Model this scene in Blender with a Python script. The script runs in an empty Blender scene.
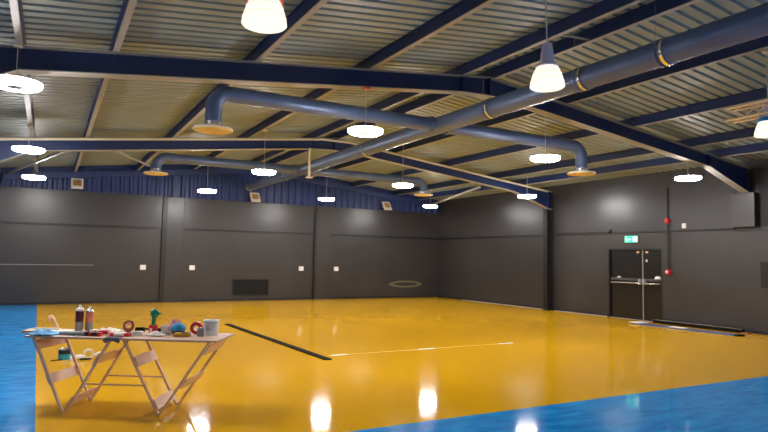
import bpy, bmesh, math, random
from math import sin, cos, pi, radians, atan2, hypot
from mathutils import Vector, Matrix
random.seed(7)
sc = bpy.context.scene
COL = sc.collection

# ------------------------------------------------------------------ materials
def nodes(name):
    m = bpy.data.materials.new(name); m.use_nodes = True
    nt = m.node_tree; b = nt.nodes['Principled BSDF']
    return m, nt, b

def mat(name, col, rough=.5, metal=0., spec=.5, noise=0., nscale=6., bump=0., bscale=40., rvar=0., stretch=None, coat=0.):
    m, nt, b = nodes(name)
    b.inputs['Base Color'].default_value = (*col, 1); b.inputs['Roughness'].default_value = rough
    b.inputs['Metallic'].default_value = metal; b.inputs['Specular IOR Level'].default_value = spec
    b.inputs['Coat Weight'].default_value = coat
    tc = nt.nodes.new('ShaderNodeTexCoord'); mp = nt.nodes.new('ShaderNodeMapping')
    nt.links.new(tc.outputs['Object'], mp.inputs[0])
    if stretch: mp.inputs['Scale'].default_value = stretch
    if noise or rvar:
        n = nt.nodes.new('ShaderNodeTexNoise'); n.inputs['Scale'].default_value = nscale; n.inputs['Detail'].default_value = 5
        nt.links.new(mp.outputs[0], n.inputs['Vector'])
        if noise:
            r = nt.nodes.new('ShaderNodeMix'); r.data_type = 'RGBA'
            r.inputs[6].default_value = (*[max(0, c*(1-noise)) for c in col], 1)
            r.inputs[7].default_value = (*[min(1, c*(1+noise)) for c in col], 1)
            nt.links.new(n.outputs['Fac'], r.inputs[0]); nt.links.new(r.outputs[2], b.inputs['Base Color'])
        if rvar:
            q = nt.nodes.new('ShaderNodeMapRange'); q.inputs[1].default_value = .3; q.inputs[2].default_value = .7
            q.inputs[3].default_value = max(.02, rough-rvar); q.inputs[4].default_value = min(1, rough+rvar)
            nt.links.new(n.outputs['Fac'], q.inputs[0]); nt.links.new(q.outputs[0], b.inputs['Roughness'])
    if bump:
        n2 = nt.nodes.new('ShaderNodeTexNoise'); n2.inputs['Scale'].default_value = bscale; n2.inputs['Detail'].default_value = 3
        nt.links.new(mp.outputs[0], n2.inputs['Vector'])
        bp = nt.nodes.new('ShaderNodeBump'); bp.inputs['Strength'].default_value = bump; bp.inputs['Distance'].default_value = .02
        nt.links.new(n2.outputs['Fac'], bp.inputs['Height']); nt.links.new(bp.outputs[0], b.inputs['Normal'])
    return m

def emit(name, col, s, base=(.9, .9, .9)):
    m, nt, b = nodes(name)
    b.inputs['Base Color'].default_value = (*base, 1)
    b.inputs['Emission Color'].default_value = (*col, 1); b.inputs['Emission Strength'].default_value = s
    return m

def floor_material():
    m, nt, b = nodes('epoxy_floor')
    N = nt.nodes.new; L = nt.links.new
    tc = N('ShaderNodeTexCoord'); sp = N('ShaderNodeSeparateXYZ'); L(tc.outputs['Object'], sp.inputs[0])
    # left paint edge  x > -0.237 + 0.0137*(22.25-y); front edge y > 5.37-0.019*(x-2.6)
    def math_(op, a, bb):
        n = N('ShaderNodeMath'); n.operation = op
        for i, v in enumerate((a, bb)):
            if isinstance(v, (int, float)): n.inputs[i].default_value = v
            else: L(v, n.inputs[i])
        return n.outputs[0]
    wob = N('ShaderNodeTexNoise'); wob.inputs['Scale'].default_value = 3.; L(tc.outputs['Object'], wob.inputs['Vector'])
    w = math_('MULTIPLY', math_('SUBTRACT', wob.outputs['Fac'], .5), .02)
    ex = math_('SUBTRACT', .068, math_('MULTIPLY', sp.outputs[1], .0137))
    left = math_('GREATER_THAN', math_('ADD', sp.outputs[0], w), ex)
    ey = math_('SUBTRACT', 5.42, math_('MULTIPLY', sp.outputs[0], .019))
    front = math_('GREATER_THAN', math_('ADD', sp.outputs[1], w), ey)
    ins = math_('MULTIPLY', left, front)
    n1 = N('ShaderNodeTexNoise'); n1.inputs['Scale'].default_value = .6; n1.inputs['Detail'].default_value = 6; L(tc.outputs['Object'], n1.inputs['Vector'])
    n2 = N('ShaderNodeTexNoise'); n2.inputs['Scale'].default_value = 4.5; n2.inputs['Detail'].default_value = 8; n2.inputs['Roughness'].default_value = .7
    mp = N('ShaderNodeMapping'); mp.inputs['Scale'].default_value = (.45, 1.6, 1); L(tc.outputs['Object'], mp.inputs[0]); L(mp.outputs[0], n2.inputs['Vector'])
    def mix(f, a, c):
        r = N('ShaderNodeMix'); r.data_type = 'RGBA'
        for i, v in ((0, f), (6, a), (7, c)):
            if isinstance(v, tuple): r.inputs[i].default_value = (*v, 1)
            else: L(v, r.inputs[i])
        return r.outputs[2]
    yel = mix(n1.outputs['Fac'], YEL_A, YEL_B)
    mr = N('ShaderNodeMapRange'); mr.inputs[1].default_value = .35; mr.inputs[2].default_value = .68; L(n2.outputs['Fac'], mr.inputs[0])
    blu = mix(mr.outputs[0], BLU_A, BLU_B)
    L(mix(ins, blu, yel), b.inputs['Base Color'])
    rg = N('ShaderNodeMapRange'); rg.inputs[3].default_value = .05; rg.inputs[4].default_value = .10; L(n1.outputs['Fac'], rg.inputs[0]); L(rg.outputs[0], b.inputs['Roughness'])
    n3 = N('ShaderNodeTexNoise'); n3.inputs['Scale'].default_value = 5.; n3.inputs['Detail'].default_value = 4; L(tc.outputs['Object'], n3.inputs['Vector'])
    bp = N('ShaderNodeBump'); bp.inputs['Strength'].default_value = .06; bp.inputs['Distance'].default_value = .02
    L(n3.outputs['Fac'], bp.inputs['Height']); L(bp.outputs[0], b.inputs['Normal'])
    b.inputs['Specular IOR Level'].default_value = .16
    return m

YEL_A, YEL_B = (.64, .33, .003), (.77, .40, .006)
BLU_A, BLU_B = (.002, .17, .52), (.022, .36, .82)
RING_E, SHADE_E = 125., .92
M = dict(
    floor=floor_material(),
    wall=mat('black_wall_paint', (.033, .031, .032), .34, noise=.18, nscale=1.2, bump=.06, bscale=3., rvar=.03, spec=.6),
    wall_dark=mat('matt_black_panel', (.006, .006, .007), .7),
    black_steel=mat('black_painted_steel', (.012, .012, .013), .4),
    clad=mat('blue_cladding', (.018, .040, .17), .45, noise=.2, nscale=2.),
    roof=mat('roof_sheet', (.26, .315, .295), .5, noise=.15, nscale=1.1),
    navy=mat('navy_steel', (.010, .026, .105), .45, noise=.3, nscale=2.),
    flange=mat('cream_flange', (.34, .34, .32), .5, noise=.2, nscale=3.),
    galv=mat('blue_grey_duct', (.10, .145, .27), .38, metal=.25, noise=.25, nscale=3., rvar=.1),
    silver=mat('silver_band', (.75, .75, .75), .25, metal=.9),
    tube=mat('grey_brace', (.36, .36, .33), .45, metal=.2),
    cream=mat('cream_paint', (.75, .68, .5), .5),
    diff=mat('cream_diffuser', (.78, .74, .66), .45),
    ring=emit('ring_led', (1., .97, .96), RING_E),
    hub=mat('lamp_hub', (.62, .58, .6), .4),
    lampwhite=mat('lamp_white', (.8, .8, .8), .4),
    wire=mat('pale_cable', (.6, .58, .5), .5),
    redbr=mat('red_bracket', (.6, .12, .07), .5),
    shade=emit('lit_glass', (1., .87, .70), SHADE_E, (.3, .3, .3)),
    shade_edge=emit('lit_glass_rib', (1., .72, .55), SHADE_E*.6, (.2, .2, .2)),
    mauve=mat('mauve_housing', (.62, .55, .68), .5, metal=0.),
    red=mat('red_plastic', (.5, .012, .04), .35),
    redcollar=mat('red_collar', (.75, .07, .03), .4),
    bluecollar=mat('blue_collar', (.03, .3, .75), .4),
    orange=mat('pale_orange_truss', (.92, .68, .42), .5, noise=.2, nscale=8),
    amberface=mat('amber_outlet_face', (.95, .76, .32), .45),
    phos=mat('amber_panel', (.55, .36, .1), .4, noise=.35, nscale=30),
    white=mat('white_plastic', (.8, .8, .78), .4),
    railm=mat('dark_rail', (.06, .06, .06), .35),
    doorm=mat('black_door', (.012, .012, .013), .22, spec=.6),
    chrome=mat('chrome', (.7, .7, .7), .2, metal=1.),
    strip=mat('black_rubber', (.010, .008, .006), .85, spec=.08),
    olive=mat('olive_paint', (.11, .105, .06), .5),
    tape=mat('pale_tape', (.76, .44, .05), .3),
    exitg=emit('exit_green', (.01, .5, .28), 1.5, base=(.02, .4, .25)),
    exitw=emit('exit_white', (.4, 1., .75), 1.1),
    wood=mat('pale_timber', (.80, .56, .42), .55, noise=.25, nscale=7., stretch=(1, 1, 8), bump=.1),
    ply=mat('plywood_top', (.62, .42, .32), .5, noise=.2, nscale=9., stretch=(1, 6, 1)),
    ltblue=mat('light_blue_cloth', (.2, .47, .78), .85, noise=.35, nscale=22., bump=.3),
    bluebr=mat('bright_blue', (.02, .27, .55), .6, noise=.25, nscale=40., bump=.4),
    green=mat('green_plastic', (.0, .23, .12), .35),
    pink=mat('pink_tissue', (.85, .42, .38), .8, noise=.2, nscale=30),
    redm=mat('red_matt', (.62, .02, .03), .5),
    brown=mat('brown_tape', (.28, .09, .05), .4),
    greyp=mat('grey_plastic', (.25, .25, .27), .5),
    greyblue=mat('grey_blue_metal', (.25, .31, .42), .35, metal=.4),
    greycloth=mat('grey_cloth', (.14, .15, .2), .9, noise=.3, nscale=30, bump=.3),
    paper=mat('white_paper', (.82, .80, .74), .7, noise=.06),
    ochre=mat('ochre_sponge', (.5, .27, .03), .9, noise=.3, nscale=50, bump=.4),
    magenta=mat('dark_magenta_label', (.10, .006, .035), .4),
    pinkish=mat('pink_orange_label', (.7, .2, .13), .45, noise=.5, nscale=25),
    teal=mat('teal_label', (.02, .32, .42), .4),
    peach=mat('peach_wood', (.80, .5, .33), .55),
    bluestrip=mat('blue_strip', (.07, .10, .26), .4, noise=.5, nscale=4.),
    label=mat('grey_print', (.6, .59, .61), .5, noise=.6, nscale=30),
)

# ------------------------------------------------------------------ mesh builder
class MB:
    def __init__(s): s.bm = bmesh.new(); s.smooth = False
    def box(s, x0, x1, y0, y1, z0, z1, mtx=None):
        c = [(x, y, z) for x in (x0, x1) for y in (y0, y1) for z in (z0, z1)]
        v = [s.bm.verts.new(mtx @ Vector(p) if mtx else p) for p in c]
        for f in ((0, 1, 3, 2), (4, 6, 7, 5), (0, 4, 5, 1), (2, 3, 7, 6), (0, 2, 6, 4), (1, 5, 7, 3)): s.bm.faces.new([v[i] for i in f])
        return s
    def bar(s, a, b, w, h, up=(0, 0, 1)):
        a, b = Vector(a), Vector(b); d = (b-a); L = d.length; d.normalize()
        u = Vector(up); r = d.cross(u)
        if r.length < 1e-4: r = d.cross(Vector((1, 0, 0)))
        r.normalize(); u = r.cross(d)
        m = Matrix((( r.x, d.x, u.x, a.x), (r.y, d.y, u.y, a.y), (r.z, d.z, u.z, a.z), (0, 0, 0, 1)))
        return s.box(-w/2, w/2, 0, L, -h/2, h/2, m)
    def tube(s, pts, r, n=12, caps=True):
        s.smooth = True
        pts = [Vector(p) for p in pts]; rs = r if isinstance(r, (list, tuple)) else [r]*len(pts)
        rings = []; prev = None
        for i, p in enumerate(pts):
            t = (pts[min(i+1, len(pts)-1)]-pts[max(i-1, 0)]).normalized()
            if prev is None:
                x = t.cross(Vector((0, 0, 1)))
                if x.length < 1e-3: x = t.cross(Vector((1, 0, 0)))
            else: x = prev - t*prev.dot(t)
            x.normalize(); prev = x; y = t.cross(x)
            rings.append([s.bm.verts.new(p + (x*cos(2*pi*k/n)+y*sin(2*pi*k/n))*rs[i]) for k in range(n)])
        for A, B in zip(rings, rings[1:]):
            for k in range(n): s.bm.faces.new((A[k], A[(k+1) % n], B[(k+1) % n], B[k]))
        if caps: s.bm.faces.new(rings[0][::-1]); s.bm.faces.new(rings[-1])
        return s
    def lathe(s, prof, n=24, c=(0, 0, 0), closed=False, mtx=None):
        s.smooth = True; rings = []
        for r, z in prof:
            if r < 1e-5: rings.append([s.bm.verts.new(tuple(Vector(c)+Vector((0, 0, z))) )])
            else: rings.append([s.bm.verts.new((c[0]+r*cos(2*pi*k/n), c[1]+r*sin(2*pi*k/n), c[2]+z)) for k in range(n)])
        pairs = list(zip(rings, rings[1:])) + ([(rings[-1], rings[0])] if closed else [])
        for A, B in pairs:
            for k in range(n):
                a = [A[0]] if len(A) == 1 else [A[k], A[(k+1) % n]]
                b = [B[0]] if len(B) == 1 else [B[(k+1) % n], B[k]]
                if len(a)+len(b) > 2: s.bm.faces.new(a+b)
        if mtx: bmesh.ops.transform(s.bm, matrix=mtx, verts=[v for R_ in rings for v in R_])
        return s
    def prism(s, poly, y0, y1, axis='y'):
        f = {'y': lambda p, t: (p[0], t, p[1]), 'x': lambda p, t: (t, p[0], p[1]), 'z': lambda p, t: (p[0], p[1], t)}[axis]
        A = [s.bm.verts.new(f(p, y0)) for p in poly]; B = [s.bm.verts.new(f(p, y1)) for p in poly]
        s.bm.faces.new(A); s.bm.faces.new(B[::-1]); n = len(poly)
        for k in range(n): s.bm.faces.new((A[k], A[(k+1) % n], B[(k+1) % n], B[k]))
        return s
    def grid(s, nx, ny, fn):
        V = [[s.bm.verts.new(fn(i/nx, j/ny)) for j in range(ny+1)] for i in range(nx+1)]
        for i in range(nx):
            for j in range(ny): s.bm.faces.new((V[i][j], V[i+1][j], V[i+1][j+1], V[i][j+1]))
        return s
    def build(s, name, m, parent=None, bevel=0, solid=0, loc=None):
        bmesh.ops.recalc_face_normals(s.bm, faces=s.bm.faces[:])
        me = bpy.data.meshes.new(name); s.bm.to_mesh(me); s.bm.free()
        if s.smooth:
            for p in me.polygons: p.use_smooth = True
            me.set_sharp_from_angle(angle=radians(38))
        me.materials.append(m)
        o = bpy.data.objects.new(name, me); COL.objects.link(o)
        if loc: o.location = loc
        if parent: o.parent = parent
        if solid:
            q = o.modifiers.new('solid', 'SOLIDIFY'); q.thickness = solid; q.offset = 0
        if bevel:
            q = o.modifiers.new('bevel', 'BEVEL'); q.width = bevel; q.segments = 2; q.limit_method = 'ANGLE'
        return o

def tag(o, label, cat, group=None, kind=None):
    o['label'] = label; o['category'] = cat
    if group: o['group'] = group
    if kind: o['kind'] = kind
    return o
def thing(name, label, cat, loc=(0, 0, 0), rz=0, group=None):
    o = bpy.data.objects.new(name, None); COL.objects.link(o); o.empty_display_size = .1
    o.location = loc; o.rotation_euler = (0, 0, rz)
    return tag(o, label, cat, group)
def struct(o): o['kind'] = 'structure'; return o
def copy_tree(o, parent=None):
    c = o.copy(); COL.objects.link(c); c.parent = parent
    for ch in list(o.children): copy_tree(ch, c)
    return c

# ------------------------------------------------------------------ dimensions (metres)
W0, W1, D, F = -1.45, 15.35, 22.33, -4.0          # left wall, right wall, back wall, front wall
XR = 6.95; ZR = 5.07; SL = .113                    # ridge x, rafter top at the ridge, slope
def ztop(x): return ZR-SL*abs(x-XR)
ZG = 2.61; ZT = 3.74; ZTR = 3.86

# ------------------------------------------------------------------ setting
struct(MB().box(W0-.3, W1+.3, F-.3, D+.3, -.2, 0).build('floor', M['floor']))
wb = struct(MB().box(W0-.3, W1+.3, D, D+.25, 0, ZT).box(W0, W1, D-.03, D, ZG+.02, ZT).build('wall_back', M['wall']))
g = MB(); g.prism([(W0-.3, ZT), (W1+.3, ZT), (W1+.3, ztop(W1)+.3), (XR, ZR+.32), (W0-.3, ztop(W0)+.3)], D+.02, D+.25)
x = W0
while x < W1-.05:
    g.prism([(x, D+.02), (x+.04, D-.03), (x+.12, D-.03), (x+.16, D+.02)], ZT, ztop(x)+.05, 'z'); x += .29
g2 = g.build('wall_gable', M['clad']); struct(g2)
struct(MB().box(W1, W1+.25, F, 11.06, 0, 5.).box(W1, W1+.25, 12.98, D, 0, 5.).box(W1, W1+.25, 11.06, 12.98, 2.13, 5.).box(W1-.025, W1, 8.95, 15.25, ZG+.02, ZTR).box(W1-.025, W1, 15.55, D, ZG+.02, ZTR+.06).build('wall_right', M['wall']))
struct(MB().box(W1-.012, W1, F, 8.35, ZG+.03, 4.1).build('wall_panel', M['wall_dark']))
struct(MB().box(W0-.25, W0, F, D, 0, 5.).build('wall_left', M['wall']))
struct(MB().box(W0, W1, F-.25, F, 0, 5.4).build('wall_front', M['wall']))
# roof sheeting, trapezoidal ribs running down both slopes
def roofprof():
    P = []; y = F-.1; pitch = .21
    while y < D+.2:
        P += [(y, 0), (y+.135, 0), (y+.15, .036), (y+.195, .036)]; y += pitch
    P.append((y, 0)); return P
rp = roofprof(); r_ = MB()
for xa, xb in ((W0-.3, XR), (XR, W1+.3)):
    za, zb = ztop(xa)+.205, ztop(xb)+.205
    A = [r_.bm.verts.new((xa, y, za+h)) for y, h in rp]; B = [r_.bm.verts.new((xb, y, zb+h)) for y, h in rp]
    for k in range(len(rp)-1): r_.bm.faces.new((A[k], A[k+1], B[k+1], B[k]))
    a = [r_.bm.verts.new((xx, yy, zz+.1)) for xx, zz in ((xa, za), (xb, zb)) for yy in (rp[0][0], rp[-1][0])]
    r_.bm.faces.new((a[0], a[1], a[3], a[2]))
struct(r_.build('ceiling', M['roof']))
# black bead along the wall joint, skirting
struct(MB().box(W0, W1, D-.055, D-.02, ZG-.03, ZG+.03).build('trim_1', M['black_steel']))
struct(MB().box(W1-.05, W1-.01, 8.95, 15.25, ZG-.02, ZG+.025).box(W1-.05, W1-.01, 15.55, D-.06, ZG-.02, ZG+.025).build('trim_2', M['black_steel']))
struct(MB().box(W1-.06, W1-.0, F, 8.3, ZG-.03, ZG+.03).build('trim_3', M['wall']))
struct(MB().box(W0, W1, D-.025, D, 0, .07).build('baseboard_back', M['black_steel']))
struct(MB().box(W1-.03, W1, F, 11.06, 0, .07).box(W1-.03, W1, 12.98, 15.25, 0, .07).box(W1-.03, W1, 15.55, D-.03, 0, .07).build('baseboard_right', M['black_steel']))
struct(MB().box(W1-.045, W1-.03, 13.0, 15.2, 0, .022).box(W1-.045, W1-.03, 15.6, 20.5, 0, .022).build('trim_4', M['greyp']))
# piers on the back wall with a dark steel post beside each
for k, (a, b, p) in enumerate(((3.62, 4.2, .15), (9.36, 9.98, .09))):
    struct(MB().box(a, b, D-.07, D, 0, ZT+.0).build('pilaster', M['wall'], bevel=.006))
    struct(MB().box(a-p, a-.005, D-.11, D, 0, ZT).build('wall_post', M['black_steel']))
for xx in (3.86, 9.72):
    struct(MB().box(xx-.1, xx+.1, D-.12, D-.1, ZT, ztop(xx)+.1).box(xx-.1, xx+.1, D-.05, D-.03, ZT, ztop(xx)+.1).box(xx-.01, xx+.01, D-.1, D-.05, ZT, ztop(xx)+.1).build('gable_post', M['clad']))
struct(MB().box(W1-.2, W1, 8.36, 8.95, ZG+.03, 3.495).build('wall_pier', M['wall'], bevel=.01))

# ------------------------------------------------------------------ portal frames
def portal(y, label, col=True):
    t = thing('portal_frame', label, 'steel frame', (XR, y, 0), 0, 'navy steel portal frames')
    dep = .31; hw = .10; xe = W1-.02-XR
    def zt(u): return ZR-SL*u
    def zb(u): return zt(u)-dep
    for sgn in (1, -1):
        r = thing('rafter', '', ''); del r['label'], r['category']; r.parent = t
        nm = 'rafter'
        kn = 6.65 if sgn > 0 else 7.38
        low = [(.0, zb(0)-.05), (.1, zb(0)-.05), (.62, zb(.62)), (kn, zb(kn)), (8.22, 3.50), (xe, 3.50)]
        top = [(u, zt(u)) for u in (xe, 0)]
        bpy.data.objects.remove(r)
        web = MB().prism([(sgn*u, z) for u, z in low+top], -.012, .012).build(nm, M['navy'], t)
        f = MB()
        for (u0, z0), (u1, z1) in zip(low, low[1:]):
            f.prism([(sgn*u0, z0), (sgn*u1, z1), (sgn*u1, z1+.016), (sgn*u0, z0+.016)], -hw, hw)
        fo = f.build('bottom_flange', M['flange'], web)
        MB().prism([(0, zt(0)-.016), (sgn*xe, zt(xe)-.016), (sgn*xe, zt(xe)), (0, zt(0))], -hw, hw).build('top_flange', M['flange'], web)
        for u in (.62, kn, 8.18):
            MB().box(sgn*u-.006, sgn*u+.006, -hw+.008, hw-.008, zb(u)+.02 if u < 8 else 3.52, zt(u)-.02).build('stiffener', M['navy'], web)
        MB().box(*sorted((sgn*.001, sgn*.012)), -hw+.005, hw-.005, zb(0)-.03, zt(0)-.02).build('end_plate', M['navy'], web)
        if sgn > 0 and not col: continue
        c = MB(); xa, xb = 8.1, xe
        c.box(*sorted((sgn*xa, sgn*(xa+.016))), -hw, hw, 0, 3.5).box(*sorted((sgn*(xb-.016), sgn*xb)), -hw, hw, 0, zt(xe)-.02).box(*sorted((sgn*xa, sgn*xb)), -.012, .012, 0, 3.5)
        c.box(*sorted((sgn*(xa-.03), sgn*(xb))), -hw-.03, hw+.03, 0, .02)
        c.build('column', M['black_steel'], t)
    return t
portal(8.6, 'nearest navy steel portal frame crossing the whole hall above the table', False)
portal(15.4, 'farther navy steel portal frame with the cream drop pole under its ridge')
ct = MB()
for x0, x1 in ((W0+.1, 6.55), (7.35, W1-.3)):
    ct.prism([(x0, ztop(x0)-.075), (x1, ztop(x1)-.075), (x1, ztop(x1)-.03), (x0, ztop(x0)-.03)], 15.24, 15.295)
ct.prism([(6.55, ztop(6.55)-.075), (7.35, ztop(7.35)-.075), (7.35, ztop(7.35)-.03), (6.55, ztop(6.55)-.03)], 15.24, 15.295)
tag(ct.build('cable_tray', M['cream']), 'pale cable tray running along the upper edge of the far frame', 'tray')
# shallow gable rafter on the back wall
t = thing('gable_rafter', 'dark blue sloping beam along the top of the back wall under the roof', 'steel frame', (XR, D-.2, 0))
for sgn in (1, -1):
    MB().prism([(0, ZR-.2), (sgn*8.3, ZR-.2-SL*8.3), (sgn*8.3, ZR-SL*8.3-.005), (0, ZR-.005)], -.05, .05).build('rafter', M['clad'], t)

# ------------------------------------------------------------------ purlins
PX = [(-.44, 'first roof purlin from the left, above the left column of ring lamps'),
      (.65, 'second roof purlin from the left, right of the lamps at the left edge'),
      (2.57, 'third roof purlin from the left, above the left ends of the duct branches'),
      (4.48, 'fourth roof purlin from the left, carrying the lamp under the red bracket'),
      (6.38, 'roof purlin just left of the ridge, above the big spiral duct'),
      (7.08, 'roof purlin just right of the ridge, close beside the ridge one'),
      (8.95, 'roof purlin running just right of and behind the big spiral duct'),
      (10.93, 'fourth roof purlin from the right wall, above the truss end'),
      (12.92, 'second roof purlin from the right wall that meets the near frame'),
      (14.05, 'roof purlin closest to the right wall, above the frame knee')]
PX[7] = (10.93, 'third roof purlin from the right wall, passing behind the orange truss')
for xx, lab in PX:
    z = ztop(xx)
    t = thing('roof_purlin', lab, 'beam', (xx, 0, z), 0, 'roof purlins')
    MB().box(-.012, .012, F, D-.04, .014, .205).build('web', M['navy'], t)
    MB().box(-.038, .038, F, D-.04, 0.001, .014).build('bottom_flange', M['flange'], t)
    MB().box(-.05, .05, F, D-.04, .19, .204).build('top_flange', M['navy'], t)
# short ties between the two ridge purlins, braces to the gable
def rod(name, lab, a, b, r, cat='brace', m='tube', group=None):
    o = Vector(a); return tag(MB().tube([(0, 0, 0), tuple(Vector(b)-o)], r, 10).build(name, M[m], loc=a), lab, cat, group)
rod('ridge_tie', 'short pale tie between the ridge purlins, right of the nearer pendant lamp', (6.39, 6.3, 5.05), (7.07, 6.3, 5.1), .018, 'tie')
rod('wind_brace', 'long pale tube brace rising from the left edge to the far frame', (-1.2, 22.1, 4.16), (.24, 15.45, 4.04), .04, group='pale wind braces')
rod('wind_brace', 'pale tube brace sloping down from the far frame behind the far left air outlet', (1.2, 15.45, 4.17), (2.75, 20.8, 4.58), .035, group='pale wind braces')
rod('wind_brace', 'pale tube brace from the far frame to the far right corner, beside a ring lamp', (12.2, 15.45, 4.07), (14.8, 22.15, 4.1), .045, group='pale wind braces')

# ------------------------------------------------------------------ ducts
DX, DZ, DR = 6.55, 4.31, .165
NBY, FBY, BR = 9.6, 16.95, .13
t = thing('spiral_duct', 'long large spiral air duct running the length of the hall under the ridge', 'duct', (DX, 0, DZ))
pts = []; rs = []; y = F+.02; k = 0
while y < 22.15:
    pts.append((0, y, 0)); rs.append(DR+(.0035 if k % 4 == 0 else 0)); y += .035; k += 1
MB().tube(pts, rs, 24).build('pipe', M['galv'], t)
for yy in (3.1, 4.7, 6.0, 8.05, 12.6, 14.6, 18.3, 20.4):
    MB().lathe([(DR+.003, -.03), (DR+.012, -.03), (DR+.012, .03), (DR+.003, .03)], 24, closed=True, mtx=Matrix.Translation((0, yy, 0)) @ Matrix.Rotation(pi/2, 4, 'X')).build('joint_band', M['galv'], t)
MB().lathe([(0, -.035), (DR+.01, -.035), (DR+.02, -.02), (DR+.02, .03), (DR+.004, .05), (0, .05)], 24, mtx=Matrix.Translation((0, 22.17, 0)) @ Matrix.Rotation(pi/2, 4, 'X')).build('end_cap', M['silver'], t)
for yy in (4.65, 5.95, 8.0, 12.6, 18.3):
    ax, ay = -.17+.0, ZR-DZ
    hz = ztop(DX-.17)-DZ
    MB().tube([(-DR-.006, yy, 0), (-.17, yy, hz+.0)], .0025, 6).lathe([(DR+.004, -.022), (DR+.018, -.022), (DR+.018, .022), (DR+.004, .022)], 24, closed=True, mtx=Matrix.Translation((0, yy-.055, 0)) @ Matrix.Rotation(pi/2, 4, 'X')).build('hanger', M['silver'], t)

def branch(y, xl, xr, zd, lab):
    t = thing('duct_branch', lab, 'duct', (DX, y, DZ), 0, 'cross ducts with round outlets')
    for sgn, xe in ((-1, xl), (1, xr)):
        L = abs(xe-DX); R_ = .26
        MB().tube([(sgn*(DR+.03+i*(L-R_-DR-.03)/60), 0, 0) for i in range(61)], [BR+(.003 if i % 3 == 0 else 0) for i in range(61)], 20).build('pipe', M['galv'], t)
        MB().lathe([(BR+.004, 0), (BR+.035, 0), (BR+.02, .07), (BR+.004, .07)], 20, closed=True, mtx=Matrix.Translation((sgn*(DR+.002), 0, 0)) @ Matrix.Rotation(sgn*pi/2, 4, 'Y')).build('saddle', M['galv'], t)
        e = [(sgn*(L-R_+R_*sin(a)), 0, -R_+R_*cos(a)) for a in [i*pi/2/6 for i in range(7)]]
        zc = zd-DZ
        el = MB().tube(e+[(sgn*L, 0, zc+.13)], BR+.004, 20).build('elbow', M['galv'], t)
        MB().lathe([(BR+.006, .085), (BR+.014, .085), (BR+.014, .14), (BR+.006, .14)], 20, c=(sgn*L, 0, zc), closed=True).build('collar', M['silver'], t, loc=(0, 0, 0))
        prof = [(BR+.0, .09), (BR+.01, .075), (.30, .045), (.315, .03), (.315, .012), (0, .012)]
        MB().lathe([(0, .09)]+prof, 32, c=(sgn*L, 0, zc)).build('diffuser', M['diff'], t)
        prof = [(.308, .012), (.30, 0)]
        for rr in (.26, .20, .14, .08): prof += [(rr+.02, 0), (rr+.012, .012), (rr, .012), (rr-.006, 0)]
        prof += [(0, 0)]
        MB().lathe(prof, 32, c=(sgn*L, 0, zc)).build('outlet_face', M['amberface'], t)
    return t
branch(NBY, 2.2, 10.5, 3.68, 'nearer cross duct over the yellow floor with round outlets at both ends')
branch(FBY, 2.42, 11.0, 3.835, 'farther smaller looking cross duct behind the far frame with round outlets')

# ------------------------------------------------------------------ ring lamps
LZ = 3.74
def ring_lamp(loc, top, lab, red=False):
    t = thing('ring_lamp', lab, 'lamp', loc, 0, 'hanging ring lamps')
    ri, ro, h = .11, .285, .034
    MB().lathe([(ri, -h), (ri+.02, -h-.008), (ro-.04, -h-.008), (ro-.012, -h+.006), (ro, -.008), (ro-.004, h-.012), (ri, h-.012)], 40, closed=True).build('light_ring', M['ring'], t)
    MB().lathe([(ri, h-.012), (ro+.004, h-.012), (ro-.004, h), (ri, h)], 40, closed=True).build('cap', M['hub'], t)
    MB().lathe([(0, -.046), (ri-.012, -.046), (ri-.002, -.038), (ri-.002, .026), (.05, .034), (.022, .045), (.016, .07), (0, .07)], 24).build('hub', M['hub'], t)
    MB().tube([(0, 0, .06), (0, 0, top-loc[2]-.03)], .006, 6).build('cable', M['wire'], t)
    MB().box(-.05, .05, -.05, .05, top-loc[2]-.035, top-loc[2]).build('ceiling_bracket', M['redbr' if red else 'cream'], t, bevel=.004)
    return t
RL = [(-.45, 8.47, 'large glaring ring lamp cut by the left picture edge, nearest lamp on the left'),
      (-.45, 13.87, 'ring lamp second down in the left column, in front of the far frame'),
      (-.45, 19.0, 'smallest and lowest ring lamp of the left column, close to the back wall'),
      (4.38, 8.5, 'ring lamp hanging on a long cable from the red bracket of the near frame'),
      (4.50, 14.1, 'ring lamp hanging left of the cream drop pole, from a cream bracket'),
      (4.34, 19.4, 'ring lamp near the back wall, below the left far cross duct'),
      (8.55, 8.74, 'ring lamp beside the elbow of the near right round outlet'),
      (8.58, 14.3, 'ring lamp hanging to the left of the far right round outlet'),
      (8.50, 19.4, 'ring lamp near the back wall just right of the cream drop pole'),
      (13.27, 8.85, 'ring lamp above the exit doors near the knee of the near frame'),
      (13.2, 14.3, 'ring lamp in front of the knee of the far frame on the right wall'),
      (12.88, 19.35, 'ring lamp in the far right corner, under the pale tube brace'),
      (-.45, -1.2, 'added ring lamp at the near end outside the picture, by the left wall'),  # unseen row from here on, added to light the table and near floor
      (4.4, -1.2, 'added ring lamp at the near end outside the picture, second from the left wall'),
      (8.55, -1.2, 'added ring lamp at the near end outside the picture, second from the right wall'),
      (13.2, -1.2, 'added ring lamp at the near end outside the picture, by the right wall')]
for xx, yy, lab in RL:
    near = min(PX, key=lambda p: abs(p[0]-xx))[0]
    top = ztop(near) if abs(near-xx) < .12 else None
    if abs(yy-8.5) < .05 and xx > 4: top = ztop(xx)-.31
    if top is None: top = ztop(xx)+.205
    ring_lamp((xx, yy, LZ), top-.001, lab, red=(yy == 8.5))

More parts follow.
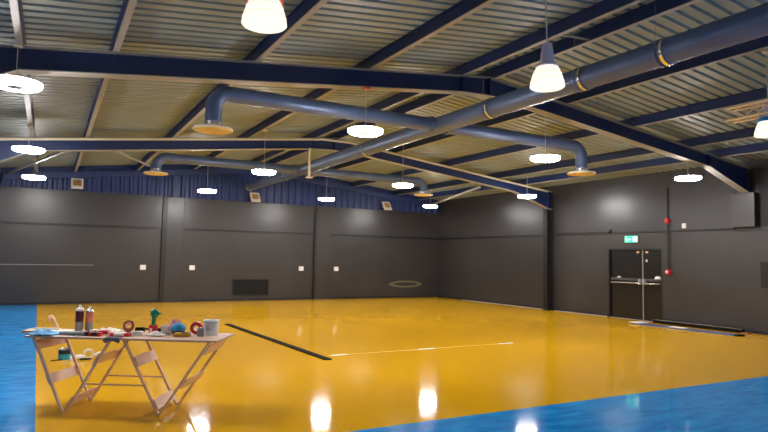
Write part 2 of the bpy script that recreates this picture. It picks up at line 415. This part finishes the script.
# ------------------------------------------------------------------ bell pendants
def pendant(loc, lab, collar, ztp):
    t = thing('pendant_lamp', lab, 'lamp', loc, 0, 'bell pendant lamps')
    pr = [(.0, .03), (.150, .012), (.185, .0), (.197, .012)]
    segs = [(.197, .012), (.19, .065), (.178, .11), (.163, .155), (.145, .20), (.125, .232), (.105, .25)]
    MB().lathe(pr+segs[1:]+[(0, .25)], 32).build('glass_shade', M['shade'], t)
    for r0, z0 in ((.188, .075), (.161, .165)):
        MB().lathe([(r0-.006, z0-.006), (r0+.004, z0), (r0-.006, z0+.006)], 32, closed=True).build('shade_rib', M['shade_edge'], t)
    cr = .128 if collar == 'mauve' else .158
    cz = .238 if collar == 'mauve' else .215
    MB().lathe([(.0, cz), (cr, cz), (cr+.006, cz+.012), (cr-.03, .285), (0, .285)], 28).build('collar', M[collar], t)
    MB().lathe([(0, .285), (.08, .285), (.072, .40), (.06, .50), (.05, .515), (0, .515)], 24).build('housing', M['mauve'], t)
    MB().tube([(0, 0, .51), (-.006, 0, .6), (-.012, 0, .8), (-.012, 0, ztp-loc[2])], .008, 8).build('cable', M['wire'], t)
    MB().lathe([(0, 0), (.06, 0), (.05, -.03), (.012, -.045), (0, -.045)], 16, c=(-.012, 0, ztp-loc[2])).build('ceiling_rose', M['cream'], t)
pendant((1.555, 5., 3.715), 'glowing bell pendant lamp with red collar at the top of the picture', 'redcollar', ztop(1.555)+.2)
pendant((4.92, 5., 3.69), 'glowing bell pendant lamp with mauve housing in front of the spiral duct', 'mauve', ztop(4.92)+.2)
pendant((9.5, 5., 3.665), 'bell pendant lamp with blue collar cut off by the right picture edge', 'bluecollar', ztop(9.5)+.2)

# ------------------------------------------------------------------ truss at the right edge
t = thing('lighting_truss', 'pale orange lattice truss hanging at the right edge above the pendant lamp', 'truss', (9.5, 5.6, 4.0))
L = 2.6
for (xx, zz) in ((-.1, 0), (.1, 0), (-.1, .19), (.1, .19)): MB().tube([(xx, 0, zz), (xx, -L, zz)], .022, 10).build('chord', M['orange'], t)
b = MB(); n = 10
for k in range(n):
    y0, y1 = -.02-k*L/n, -.02-(k+1)*L/n*.995
    for xx in (-.1, .1): b.tube([(xx, y0, 0 if k % 2 else .19), (xx, y1, .19 if k % 2 else 0)], .009, 6)
    for zz in (0, .19): b.tube([(-.1 if k % 2 else .1, y0, zz), (.1 if k % 2 else -.1, y1, zz)], .009, 6)
b.build('lattice', M['orange'], t)
w = MB()
for yy in (-.6, -2.2): w.tube([(0, yy, .19), (0, yy, ztop(9.5)+.2-4.0)], .006, 6).tube([(-.1, yy, .19), (.1, yy, .19)], .012, 6)
w.build('hanger', M['wire'], t)

# ------------------------------------------------------------------ drop pole under the far frame
t = thing('drop_pole', 'cream pole hanging from the far frame ridge with a flat round foot', 'pole', (6.18, 15.33, 3.87))
MB().tube([(0, 0, .03), (0, 0, .825)], .034, 14).build('pole', M['cream'], t)
MB().lathe([(0, 0), (.10, 0), (.105, .012), (.09, .03), (.04, .045), (0, .045)], 20).build('foot', M['cream'], t)

# ------------------------------------------------------------------ floodlights
for xx, zz, rz, lab in ((.72, 3.96, .0, 'white square floodlight with amber panel above the left part of the back wall'),
                        (6.73, 3.9, 0, 'tilted floodlight with amber panel below the end of the spiral duct'),
                        (12.47, 3.91, 0, 'tilted floodlight with amber panel on the back wall near the far right corner')):
    t = thing('floodlight', lab, 'floodlight', (xx, D-.26, zz), rz, 'amber floodlights on the back wall')
    T = Matrix.Rotation(radians(-36), 4, 'X')
    MB().box(-.18, .18, -.04, .03, -.21, .21, T).box(-.14, .14, .03, .06, -.14, .14, T).build('body', M['white'], t, bevel=.008)
    MB().box(-.125, .125, -.046, -.038, -.125, .125, T).build('light_panel', M['phos'], t)
    q = MB()
    for k in (-1, 0, 1): q.box(-.125, .125, -.05, -.044, k*.06-.004, k*.06+.004, T).box(k*.06-.004, k*.06+.004, -.05, -.044, -.125, .125, T)
    q.build('grille', M['brown'], t)
    MB().box(-.02, .02, .02, .235, -.03, .03).box(-.07, .07, .22, .235, -.07, .07).build('bracket', M['white'], t)

# ------------------------------------------------------------------ back wall fittings
for xx, lab in ((2.9, 'white socket left of the first pier, at the end of the thin cable'), (4.56, 'white socket just right of the first pier on the back wall'),
                (8.76, 'white socket just left of the second pier on the back wall'), (10.28, 'white socket right of the second pier on the back wall')):
    t = thing('wall_socket', lab, 'socket', (xx, D, 1.22), 0, 'white sockets on the back wall')
    MB().box(-.095, .095, -.05, 0, -.085, .085).build('plate', M['white'], t, bevel=.008)
    MB().box(-.06, -.01, -.056, -.048, -.03, .03).box(.01, .06, -.056, -.048, -.03, .03).build('outlet', M['lampwhite'], t)
tag(MB().tube([(W0, 0, 0), (4.25-1.45+W0, 0, 0)], .013, 8).build('wall_cable', M['greyp'], loc=(0, D-.015, 1.28)), 'thin grey cable running along the left back wall to a white socket', 'cable')
t = thing('wall_vent', 'dark louvred vent low on the back wall between the two piers', 'vent', (6.76, D, .2))
MB().box(-.70, .70, -.04, 0, 0, .04).box(-.70, .70, -.04, 0, .58, .62).box(-.70, -.66, -.04, 0, .04, .58).box(.66, .70, -.04, 0, .04, .58).build('frame', M['black_steel'], t)
MB().box(-.66, .66, -.012, 0, .04, .58).build('backing', M['wall_dark'], t)
for k in range(6):
    MB().box(-.66, .66, -.028, .028, -.003, .003, Matrix.Translation((0, -.024, .09+k*.088)) @ Matrix.Rotation(radians(40), 4, 'X')).build('slat', M['black_steel'], t)
# pale olive oval ring near the far corner
q = MB(); n = 40
for k in range(n):
    a0, a1 = 2*pi*k/n, 2*pi*(k+1)/n
    for (p0, p1) in ((a0, a1),):
        P = [((.84+.0)*cos(p0), .15*sin(p0)), (.84*cos(p1), .15*sin(p1)), (.58*cos(p1), .07*sin(p1)), (.58*cos(p0), .07*sin(p0))]
        q.prism(P, -.008, 0)
tag(q.build('wall_marking', M['olive'], loc=(13.62, D, .585)), 'pale olive oval ring low on the back wall near the far corner', 'marking')

# ------------------------------------------------------------------ exit doors
t = bpy.data.objects.new('door_1', None); COL.objects.link(t); t.location = (W1, 11.76, 0); struct(t)
YA, YB, HT = -.70, 1.22, 2.13
MB().box(.0, .2, YA, YA+.05, 0, HT).box(.0, .2, YB-.05, YB, 0, HT).box(.0, .2, YA+.05, YB-.05, HT-.05, HT).build('door_frame', M['black_steel'], t)
for s, y0, y1 in ((1, .012, YB-.055), (-1, YA+.055, -.012)):
    lf = MB().box(.07, .12, y0, y1, .01, HT-.055).build('door_leaf', M['doorm'], t)
    MB().box(.062, .07, y0+.09, y1-.09, 1.30, 1.98).build('glazing', M['doorm'], lf)
    MB().tube([(.0, y0+.05, 1.09), (.0, y1-.05, 1.09)], .015, 10).build('push_bar', M['chrome'], lf)
    MB().box(.02, .07, y0+.04, y1-.04, 1.16, 1.23).build('rail', M['railm'], lf)
    MB().box(-.03, .07, (y0+.02 if s > 0 else y1-.10), (y0+.10 if s > 0 else y1-.02), 1.05, 1.21).build('latch_box', M['greyp'], lf, bevel=.01)
    q = .05 if s > 0 else .085
    MB().lathe([(0, q), (q*.8, q*.85), (q*1.1, 0), (0, 0)], 14, c=(.045, (y1-.33 if s > 0 else y0+.14), 1.232)).build('handle', M['white'], lf)
    MB().box(.03, .07, (.12 if s > 0 else -.19), (.2 if s > 0 else -.11), 1.98, 2.04).build('door_closer', M['peach'], lf, bevel=.008)
MB().box(.045, .075, -.009, .009, .01, HT-.055).build('meeting_strip', M['tube'], t)
MB().box(.055, .064, -.16, -.10, 1.72, 1.80).build('notice', M['hub'], t)
MB().box(.0, .2, YA+.05, YB-.05, 0, .008).build('threshold', M['greyp'], t)
struct(MB().box(W1+.2, W1+.25, 10.6, 13.05, 0, 2.15).build('door_2', M['wall_dark']))

# exit sign (running figure, arrow, doorway)
t = thing('exit_sign', 'small green lit exit sign with white running figure above the double doors', 'sign', (W1, 12.06, 2.4))
MB().box(-.05, 0, -.22, .25, -.105, .105).build('housing', M['greyp'], t, bevel=.006)
MB().box(-.056, -.048, -.21, .24, -.095, .095).build('sign_panel', M['exitg'], t)
def yz(poly): return [(-a, b) for a, b in poly]   # drawn left to right as the viewer sees it
s = MB()
s.prism([(.19+.018*cos(a), .062+.018*sin(a)) for a in [i*pi/5 for i in range(10)]], -.06, -.056, 'x')
for poly in (((.20, .04), (.165, .035), (.145, -.02), (.18, -.025)), ((.20, .035), (.23, .0), (.222, -.01), (.19, .02)), ((.165, .035), (.125, .02), (.128, .008), (.165, .018)),
             ((.18, -.02), (.20, -.05), (.232, -.055), (.232, -.072), (.19, -.065), (.165, -.03)), ((.162, -.02), (.13, -.045), (.138, -.08), (.12, -.08), (.112, -.04), (.145, -.01))):
    s.prism(list(poly), -.06, -.056, 'x')
s.build('running_figure', M['exitw'], t)
MB().prism([(.10, .012), (.055, .012), (.055, .035), (.02, 0), (.055, -.035), (.055, -.012), (.10, -.012)], -.06, -.056, 'x').build('arrow', M['exitw'], t)
MB().prism([(-.05, -.075), (-.05, .075), (-.2, .075), (-.2, -.075)], -.06, -.056, 'x').build('doorway_symbol', M['exitw'], t)

# alarms and small devices on the right wall
tag(MB().tube([(0, 0, 1.5), (0, 0, 3.84)], .018, 8).build('alarm_conduit', M['black_steel'], loc=(W1-.045, 10.85, 0)), 'black vertical conduit on the right wall joining the two red alarm devices', 'conduit')
for zz, lab in ((2.9, 'upper red round alarm sounder high on the right wall conduit'), (1.45, 'lower red alarm call point beside the double doors')):
    t = thing('fire_alarm', lab, 'alarm', (W1-.06, 10.85, zz), 0, 'red alarm devices')
    rot = Matrix.Rotation(-pi/2, 4, 'Y')
    MB().lathe([(0, -.06), (.075, -.06), (.08, .02), (.068, .05), (0, .055)], 20, mtx=rot).build('body', M['red'], t)
    MB().lathe([(0, .05), (.04, .05), (.035, .075), (0, .08)], 16, mtx=rot).build('lens', M['redcollar'] if zz > 2 else M['white'], t)
t = thing('motion_sensor', 'small white box sensor on the right wall right of the upper red alarm', 'sensor', (W1, 10.35, 2.74))
MB().box(-.07, 0, -.055, .055, -.07, .07).build('body', M['white'], t, bevel=.012)
MB().lathe([(0, .03), (.03, .02), (.035, 0), (0, 0)], 14, mtx=Matrix.Translation((-.07, 0, -.02)) @ Matrix.Rotation(-pi/2, 4, 'Y')).build('lens', M['lampwhite'], t)
t = thing('wall_camera', 'small dark dome camera left of the exit sign at the conduit end', 'camera', (W1-.05, 12.86, 2.66))
MB().box(-.03, .05, -.05, .05, -.02, .06).build('base', M['black_steel'], t, bevel=.008)
MB().lathe([(0, -.08), (.03, -.072), (.05, -.045), (.055, -.015), (0, -.015)], 16).build('dome', M['doorm'], t)
tag(MB().tube([(0, 0, 0), (0, 2.35, 0)], .014, 8).build('camera_conduit', M['railm'], loc=(W1-.06, 12.92, 2.66)), 'thin grey conduit running along the right wall to the dome camera', 'conduit')
t = thing('wall_box', 'dark square box on the right wall cut by the right picture edge', 'box', (W1, 7.95, 1.14))
MB().box(-.07, 0, -.38, .38, 0, .64).build('body', M['wall_dark'], t, bevel=.01)
MB().box(-.08, -.07, -.34, .34, .04, .6).build('cover', M['wall_dark'], t)

# ------------------------------------------------------------------ things lying on the floor
o = tag(MB().box(-.065, .065, -2.81, 2.81, 0, .02).build('floor_strip', M['strip'], loc=(4.02, 11.98, 0), bevel=.003), 'long narrow black strip lying on the yellow floor right of the table', 'strip')
o.rotation_euler = (0, 0, atan2(-.208, -5.617)+pi/2 + pi) ; o.rotation_euler = (0, 0, .037)
tp = MB()
tag(MB().box(0, 4.1, -.02, .02, 0, .002).build('tape_line', M['tape'], loc=(4.32, 9.57, 0)), 'thin pale tape line across the yellow floor in the middle of the hall', 'tape')
for xx, ln, lab in ((4.36, .3, 'short white tape piece at the left end of the pale tape line'), (6.15, .34, 'short white tape piece in the middle of the pale tape line'), (8.08, .36, 'short white tape piece at the right end of the pale tape line')):
    tag(MB().box(0, ln, -.032, .032, 0, .004).build('tape_piece', M['paper'], loc=(xx, 9.57, .001)), lab, 'tape', 'white tape pieces')
t = thing('floor_panel', 'long blue grey flat strip lying on the floor before the double doors', 'strip', (14.42, 9.85, 0), .02)
MB().box(-.13, .13, -1.42, 1.42, 0, .03).build('panel', M['bluestrip'], t, bevel=.004)
MB().box(-.16, .34, 1.22, 1.5, .03, .045).build('white_sheet', M['paper'], t)
MB().box(-.10, .12, -.1, .35, .03, .036).build('white_patch', M['paper'], t)
MB().box(-.15, .15, -1.5, -1.4, 0, .035).build('end_stop', M['strip'], t)
t = thing('floor_rail', 'long black rail with pale metal top edge lying along the right wall', 'rail', (15.13, 9.95, 0))
MB().box(-.05, .05, -1.25, 1.25, 0, .09).build('rail', M['strip'], t)
MB().box(-.055, .055, -1.25, 1.25, .09, .105).build('top_edge', M['chrome'], t)
MB().box(-.12, .1, -1.42, -1.26, 0, .03).build('end_foot', M['brown'], t)

t = thing('paint_tin', 'small black and teal tin on the floor seen under the table top', 'tin', (.31, 10.9, 0)); t.scale = (.85, .85, .66)
MB().lathe([(0, 0), (.105, 0), (.105, .05), (.105, .13), (0, .13)], 20).build('label_band', M['teal'], t)
MB().lathe([(0, .13), (.107, .13), (.107, .235), (.09, .245), (0, .24)], 20).build('lid', M['black_steel'], t)
MB().tube([(.107*cos(a), 0, .22+.05*sin(a)) for a in [i*pi/10 for i in range(11)]], .004, 6).build('handle', M['silver'], t)
t = thing('tape_gun', 'cream and black hand tool lying on the floor right of the teal tin', 'tool', (.58, 10.72, 0))
MB().lathe([(.05, -.03), (.085, -.03), (.085, .03), (.05, .03)], 20, closed=True, mtx=Matrix.Translation((.06, 0, .085)) @ Matrix.Rotation(pi/2, 4, 'X')).build('roll', M['cream'], t)
MB().box(-.16, .0, -.04, .04, .03, .08).box(-.2, -.12, -.05, .05, .0, .06).build('body', M['white'], t, bevel=.01)
MB().box(-.06, .1, -.035, .035, 0, .03).build('base', M['black_steel'], t)
MB().tube([(.12, 0, .06), (.24, .02, .1)], .018, 8).build('handle', M['white'], t)
o = tag(MB().box(-.085, .085, -.012, .012, 0, .012).build('pencil_bar', M['strip'], loc=(.2, 10.8, 0)), 'thin dark bar lying on the floor left of the teal tin', 'bar'); o.rotation_euler[2] = .25

# ------------------------------------------------------------------ trestle table
TA = atan2(-.543, .84)
TZ = .803
tb = thing('trestle_table', 'folding wooden work table on V shaped trestle legs on the yellow floor', 'table', (.656, 7.02, 0), TA)
MB().box(-.96, 1.13, -.05, .57, TZ-.022, TZ).build('tabletop', M['ply'], tb, bevel=.003)
lw = .025
for vc in (-.515, .515):
    outs = ((-.885, -.05) if vc < 0 else (1.04, .09))
    for k, ta in enumerate(outs):
        outer = (k == 0); off = .02 if outer else -.0
        f0 = vc + (-.009 if ta < vc else .009)
        for bb in (.0+(.0 if outer else .034), .54-(.0 if outer else .034)):
            MB().bar((f0, bb, 0.0), (ta, bb, TZ-.022), lw, lw, up=(0, 1, 0)).build('leg', M['wood'], tb)
        for z in ((.35, .71) if outer else (.54, .10)):
            def pa(zz): return f0+(ta-f0)*zz/(TZ-.022)
            sgn = 1 if ta > f0 else -1
            nx = Vector((TZ-.022, 0, -(ta-f0))).normalized()*sgn*.025
            a = Vector((pa(z-.05), .27, z-.05))-nx*(1 if not outer else -1); b_ = Vector((pa(z+.05), .27, z+.05))-nx*(1 if not outer else -1)
            MB().bar(a, b_, .54 if outer else .48, .014, up=(1, 0, 0)).build('cross_plank', M['wood'], tb)
for bb in (.035, .505):
    f = lambda ta, f0, z: f0+(ta-f0)*z/(TZ-.022)
    MB().tube([(f(-.05, -.493, .30), bb, .30), (f(.09, .493, .30), bb, .30)], .010, 8).build('stretcher', M['wood'], tb)

RT = Matrix.Rotation(TA, 4, 'Z'); OT = Vector((.656, 7.02, 0))
def on(a, b, z=TZ+.0005): return tuple(OT + RT.to_3x3() @ Vector((a, b, z)))
def item(name, lab, cat, a, b, rz=0, z=TZ+.0005, group=None): return thing(name, lab, cat, on(a, b, z), TA+rz, group)
def cloth(name, lab, cat, m, a, b, w, d, h, seed, rz=0, z=TZ, drop=None):
    rnd = random.Random(seed); ph = [(rnd.uniform(6, 22), rnd.uniform(0, 6), rnd.uniform(6, 22), rnd.uniform(0, 6)) for _ in range(4)]
    def fn(u, v):
        x, y = (u-.5)*w, (v-.5)*d
        r = min(1, 4*min(u, 1-u, v, 1-v)+.08)
        zz = .008 + h*r*(.5+.5*sum(sin(p[0]*u+p[1])*sin(p[2]*v+p[3]) for p in ph)/2.2)
        zz = max(.006, zz)
        wob = 1+.12*sin(9*v+seed)+.07*sin(17*u+2*seed)
        if drop and v < drop: 
            y = (drop-.5)*d - .012*(1+.4*sin(14*u)); zz = .008-(drop-v)*d*(1+.25*sin(7*u+1))
        return (x*wob, y, zz)
    o = MB().grid(30, 22, fn); o.smooth = True
    o = o.build(name, M[m], solid=.006); o.location = on(a, b, z); o.rotation_euler = (0, 0, TA+rz)
    return tag(o, lab, cat)

# white tub, grey can
t = item('paint_tub', 'pale grey white tub standing at the right end of the table', 'tub', .91, .40, .1)
MB().lathe([(0, 0), (.078, 0), (.086, .155), (.09, .157), (.09, .166), (.08, .166), (.073, .012), (0, .012)], 4*6).build('tub', M['white'], t)
q = MB(); n = 12
for k in range(n):
    a0, a1 = -pi/2-.75+1.5*k/n, -pi/2-.75+1.5*(k+1)/n
    r0, r1 = .0815, .0865
    q.bm.faces.new([q.bm.verts.new(p) for p in ((r0*cos(a0), r0*sin(a0), .05), (r0*cos(a1), r0*sin(a1), .05), (r1*cos(a1), r1*sin(a1), .14), (r1*cos(a0), r1*sin(a0), .14))])
q.build('label', M['label'], t, solid=.001)
MB().tube([(.089*cos(a), -.089*sin(a), .16-.02*sin(a)) for a in [i*pi/12 for i in range(13)]], .003, 6).build('handle', M['silver'], t)
t = item('small_can', 'small dark grey can in front of the pale tub', 'can', .84, .27)
MB().lathe([(0, 0), (.034, 0), (.036, .004), (.036, .076), (.033, .082), (0, .08)], 18).build('can', M['greyp'], t)
MB().lathe([(0, .08), (.026, .08), (.024, .092), (0, .092)], 16).build('lid', M['greyblue'], t)
# red tape roll
t = item('tape_roll', 'red tape roll standing on edge left of the pale tub', 'tape roll', .73, .44, .15)
rx = Matrix.Translation((0, 0, .068)) @ Matrix.Rotation(pi/2, 4, 'X')
MB().lathe([(.034, -.028), (.068, -.028), (.068, .028), (.034, .028)], 28, closed=True, mtx=rx).build('tape', M['redm'], t)
MB().lathe([(.026, -.03), (.034, -.03), (.034, .03), (.026, .03)], 24, closed=True, mtx=rx).build('core', M['white'], t)
# blue dome brush
t = item('dome_brush', 'bright blue domed scrubbing brush with dark base in the right half of the table', 'brush', .55, .36)
MB().lathe([(0, .045), (.078, .045), (.082, .065), (.07, .10), (.045, .122), (0, .13)], 24).build('dome', M['bluebr'], t)
MB().lathe([(0, 0), (.058, 0), (.068, .03), (.07, .045), (0, .045)], 24).build('base', M['black_steel'], t)
# ochre sponge
t = item('sponge', 'flat ochre sponge lying in front of the blue brush and the red tape', 'sponge', .66, .2, .08)
MB().box(-.085, .085, -.05, .05, 0, .04).build('sponge', M['ochre'], t, bevel=.014)
MB().box(-.0, .08, -.04, .045, .04, .05).build('scourer', M['brown'], t, bevel=.005)
# green tool in a red cup
t = item('red_cup', 'red cup with white mark holding the green tool in the middle of the table', 'cup', .27, .34)
MB().lathe([(0, 0), (.042, 0), (.05, .098), (.047, .1), (.040, .01), (0, .01)], 20).build('cup', M['redm'], t)
MB().box(-.014, .012, -.056, -.046, .03, .07).build('mark', M['white'], t)
t = item('green_tool', 'green plastic tool with bulbous head standing in the red cup', 'tool', .27, .34, z=TZ+.013)
MB().tube([(0, 0, 0), (0, 0, .1), (.004, 0, .16), (.008, 0, .195)], [.018, .022, .024, .03], 14).build('handle', M['green'], t)
MB().lathe([(0, .172), (.03, .177), (.045, .205), (.047, .225), (.035, .255), (.015, .267), (0, .269)], 18, c=(.01, 0, 0)).tube([(.04, 0, .215), (.078, 0, .217)], [.022, .012], 10).build('head', M['green'], t)
# white cup, pink tissue, pale cloth
t = item('white_cup', 'small off white cup right of the red cup', 'cup', .375, .40)
MB().lathe([(0, 0), (.032, 0), (.043, .088), (.04, .09), (.03, .008), (0, .008)], 18).build('cup', M['white'], t)
MB().tube([(.04, 0, .07), (.062, 0, .065), (.064, 0, .035), (.036, 0, .025)], .005, 6).build('handle', M['white'], t)
cloth('tissue', 'crumpled pink tissue behind the blue brush and the small cup', 'tissue', 'pink', .44, .505, .19, .085, .17, 3)
cloth('rag', 'crumpled pale rag in front of the small cup', 'rag', 'paper', .37, .19, .17, .1, .05, 8)
# brown roll, black strip, red and white packets
t = item('parcel_tape', 'brown tape roll leaning in the middle of the table, left of the red cup', 'tape roll', -.06, .43, .5)
rx = Matrix.Translation((0, 0, .068)) @ Matrix.Rotation(radians(62), 4, 'X')
MB().lathe([(.036, -.025), (.062, -.025), (.062, .025), (.036, .025)], 26, closed=True, mtx=rx).build('tape', M['brown'], t)
MB().lathe([(.031, -.026), (.036, -.026), (.036, .026), (.031, .026)], 22, closed=True, mtx=rx).build('core', M['pink'], t)
t = item('saw', 'dark flat hand tool lying behind the red and white packets', 'tool', .17, .47, .05)
MB().box(-.06, .16, -.02, .02, .03, .05).build('blade', M['black_steel'], t)
MB().box(-.16, -.06, -.025, .025, 0, .055).build('handle', M['strip'], t, bevel=.008)
MB().box(.1, .15, -.018, .018, 0, .03).build('toe', M['strip'], t, bevel=.006)
def packet(name, lab, a, b, rz, w, d, h, m1, m2, z=0):
    t = item(name, lab, 'packet', a, b, rz, TZ+.0005+z, 'packets on the table')
    MB().box(-w/2, w/2, -d/2, d/2, 0, h).build('box', M[m1], t, bevel=.004)
    MB().box(-w*.3, w*.25, -d/2-.001, d/2+.001, h*.25, h+.001).build('label', M[m2], t)
packet('packet', 'flat red packet with white label near the middle front of the table', .02, .1, .1, .20, .08, .034, 'redm', 'paper')
packet('packet', 'white packet with red band left of the flat red packet', -.18, .18, -.12, .20, .10, .045, 'paper', 'redm')
packet('packet', 'small dark red packet at the front, left of the white packet', -.235, .055, .1, .12, .07, .04, 'redm', 'black_steel')
packet('packet', 'small white packet with grey label beside the red cup', .16, .19, .35, .12, .07, .045, 'paper', 'label')
packet('packet', 'dark packet with white label lying behind the small dark red one', -.36, .26, -.3, .14, .07, .04, 'black_steel', 'paper')
# spray bottles
def bottle(lab, a, b, m1, h, cap):
    t = item('spray_can', lab, 'bottle', a, b)
    MB().lathe([(0, 0), (.041, 0), (.043, .01), (.043, h*.34), (0, h*.34)], 20).build('lower_body', M['greyp'], t)
    MB().lathe([(0, h*.34), (.0425, h*.34), (.0425, h*.76), (0, h*.76)], 20).build('label', M[m1], t)
    MB().lathe([(0, h*.76), (.043, h*.76), (.043, h*.82), (.03, h*.88), (.012, h*.9), (0, h*.9)], 20).build('shoulder', M[cap], t)
    MB().lathe([(0, h*.88), (.018, h*.88), (.016, h*.97), (.01, h), (0, h)], 14).build('nozzle', M['white'], t)
bottle('tall can with dark magenta label and white top, left of its pair', -.66, .46, 'magenta', .295, 'white')
bottle('tall can with pink orange label right beside the dark magenta one', -.57, .51, 'pinkish', .275, 'silver')
# papers, level, blue cloth, tray, wood, hook
cloth('paper_sheets', 'curled white paper sheets behind the packets right of the tall cans', 'paper', 'paper', -.30, .44, .26, .17, .035, 5)
cloth('paper_sheet', 'flat white paper left of the tall cans behind the grey level', 'paper', 'paper', -.74, .27, .17, .14, .02, 12)
t = item('spirit_level', 'long grey blue spirit level with dark end along the front of the table', 'level', -.47, .06, -.03)
MB().box(-.17, .12, -.016, .016, 0, .042).build('body', M['greyblue'], t, bevel=.003)
MB().box(.12, .18, -.018, .018, 0, .044).build('end_cap', M['black_steel'], t)
MB().box(-.17, .12, -.018, -.016, .03, .038).build('edge_strip', M['paper'], t)
MB().tube([(-.03, -.018, .02), (.03, -.018, .02)], .008, 10).build('vial', M['green'], t)
cloth('blue_cloth', 'crumpled light blue cloth on the left end of the table', 'cloth', 'ltblue', -.81, .05, .28, .19, .05, 21)
cloth('grey_cloth', 'dark grey cloth hanging over the front edge of the table', 'cloth', 'greycloth', .02, -.074, .17, .09, .008, 31, drop=.5)
t = item('tray', 'shallow white tray with dark side sticking out over the left table end', 'tray', -.93, .3, .1)
MB().box(-.2, .07, -.07, .07, 0, .012).box(-.2, .07, -.075, -.065, 0, .025).box(-.2, .07, .065, .075, 0, .035).box(-.205, -.195, -.075, .075, 0, .03).build('tray', M['paper'], t)
MB().box(-.19, .07, -.08, -.076, 0, .02).build('side_strip', M['greyblue'], t)
t = item('wood_block', 'short peach timber block under the blue cloth at the left table end', 'timber', -.98, .165, .05)
MB().box(-.14, .06, -.03, .03, 0, .03).build('block', M['peach'], t, bevel=.003)
t = item('wooden_hook', 'peach coloured bent wooden handle standing behind the blue cloth', 'handle', -.97, .45)
MB().tube([(.07, 0, .01), (.035, 0, .075), (0, 0, .135), (-.02, 0, .155), (-.042, 0, .15), (-.05, 0, .125), (-.046, 0, .095)], [.016, .016, .017, .018, .018, .016, .014], 10).build('handle', M['peach'], t)
MB().lathe([(0, 0), (.035, 0), (.035, .014), (.015, .02), (0, .02)], 14, c=(.075, 0, 0)).build('foot', M['peach'], t)

# ------------------------------------------------------------------ world, camera, colour
w = bpy.data.worlds.new('world'); sc.world = w; w.use_nodes = True
w.node_tree.nodes['Background'].inputs[0].default_value = (.02, .02, .025, 1)
cam = bpy.data.cameras.new('camera'); co = bpy.data.objects.new('camera', cam); COL.objects.link(co)
yaw, pit, rol = .509891718, .0700994991, .0183717677
f = Vector((sin(yaw)*cos(pit), cos(yaw)*cos(pit), sin(pit))); r0 = Vector((cos(yaw), -sin(yaw), 0)); u0 = r0.cross(f)
r = r0*cos(rol)+u0*sin(rol); u = -r0*sin(rol)+u0*cos(rol)
co.matrix_world = Matrix(((r.x, u.x, -f.x, 0), (r.y, u.y, -f.y, 0), (r.z, u.z, -f.z, 1.7), (0, 0, 0, 1)))
cam.sensor_width = 36; cam.lens = 36*597.515/768; cam.clip_start = .05
sc.camera = co
vs = sc.view_settings; vs.view_transform = 'Standard'; vs.look = 'None'; vs.gamma = 1; vs.exposure = .45; vs.use_curve_mapping = False
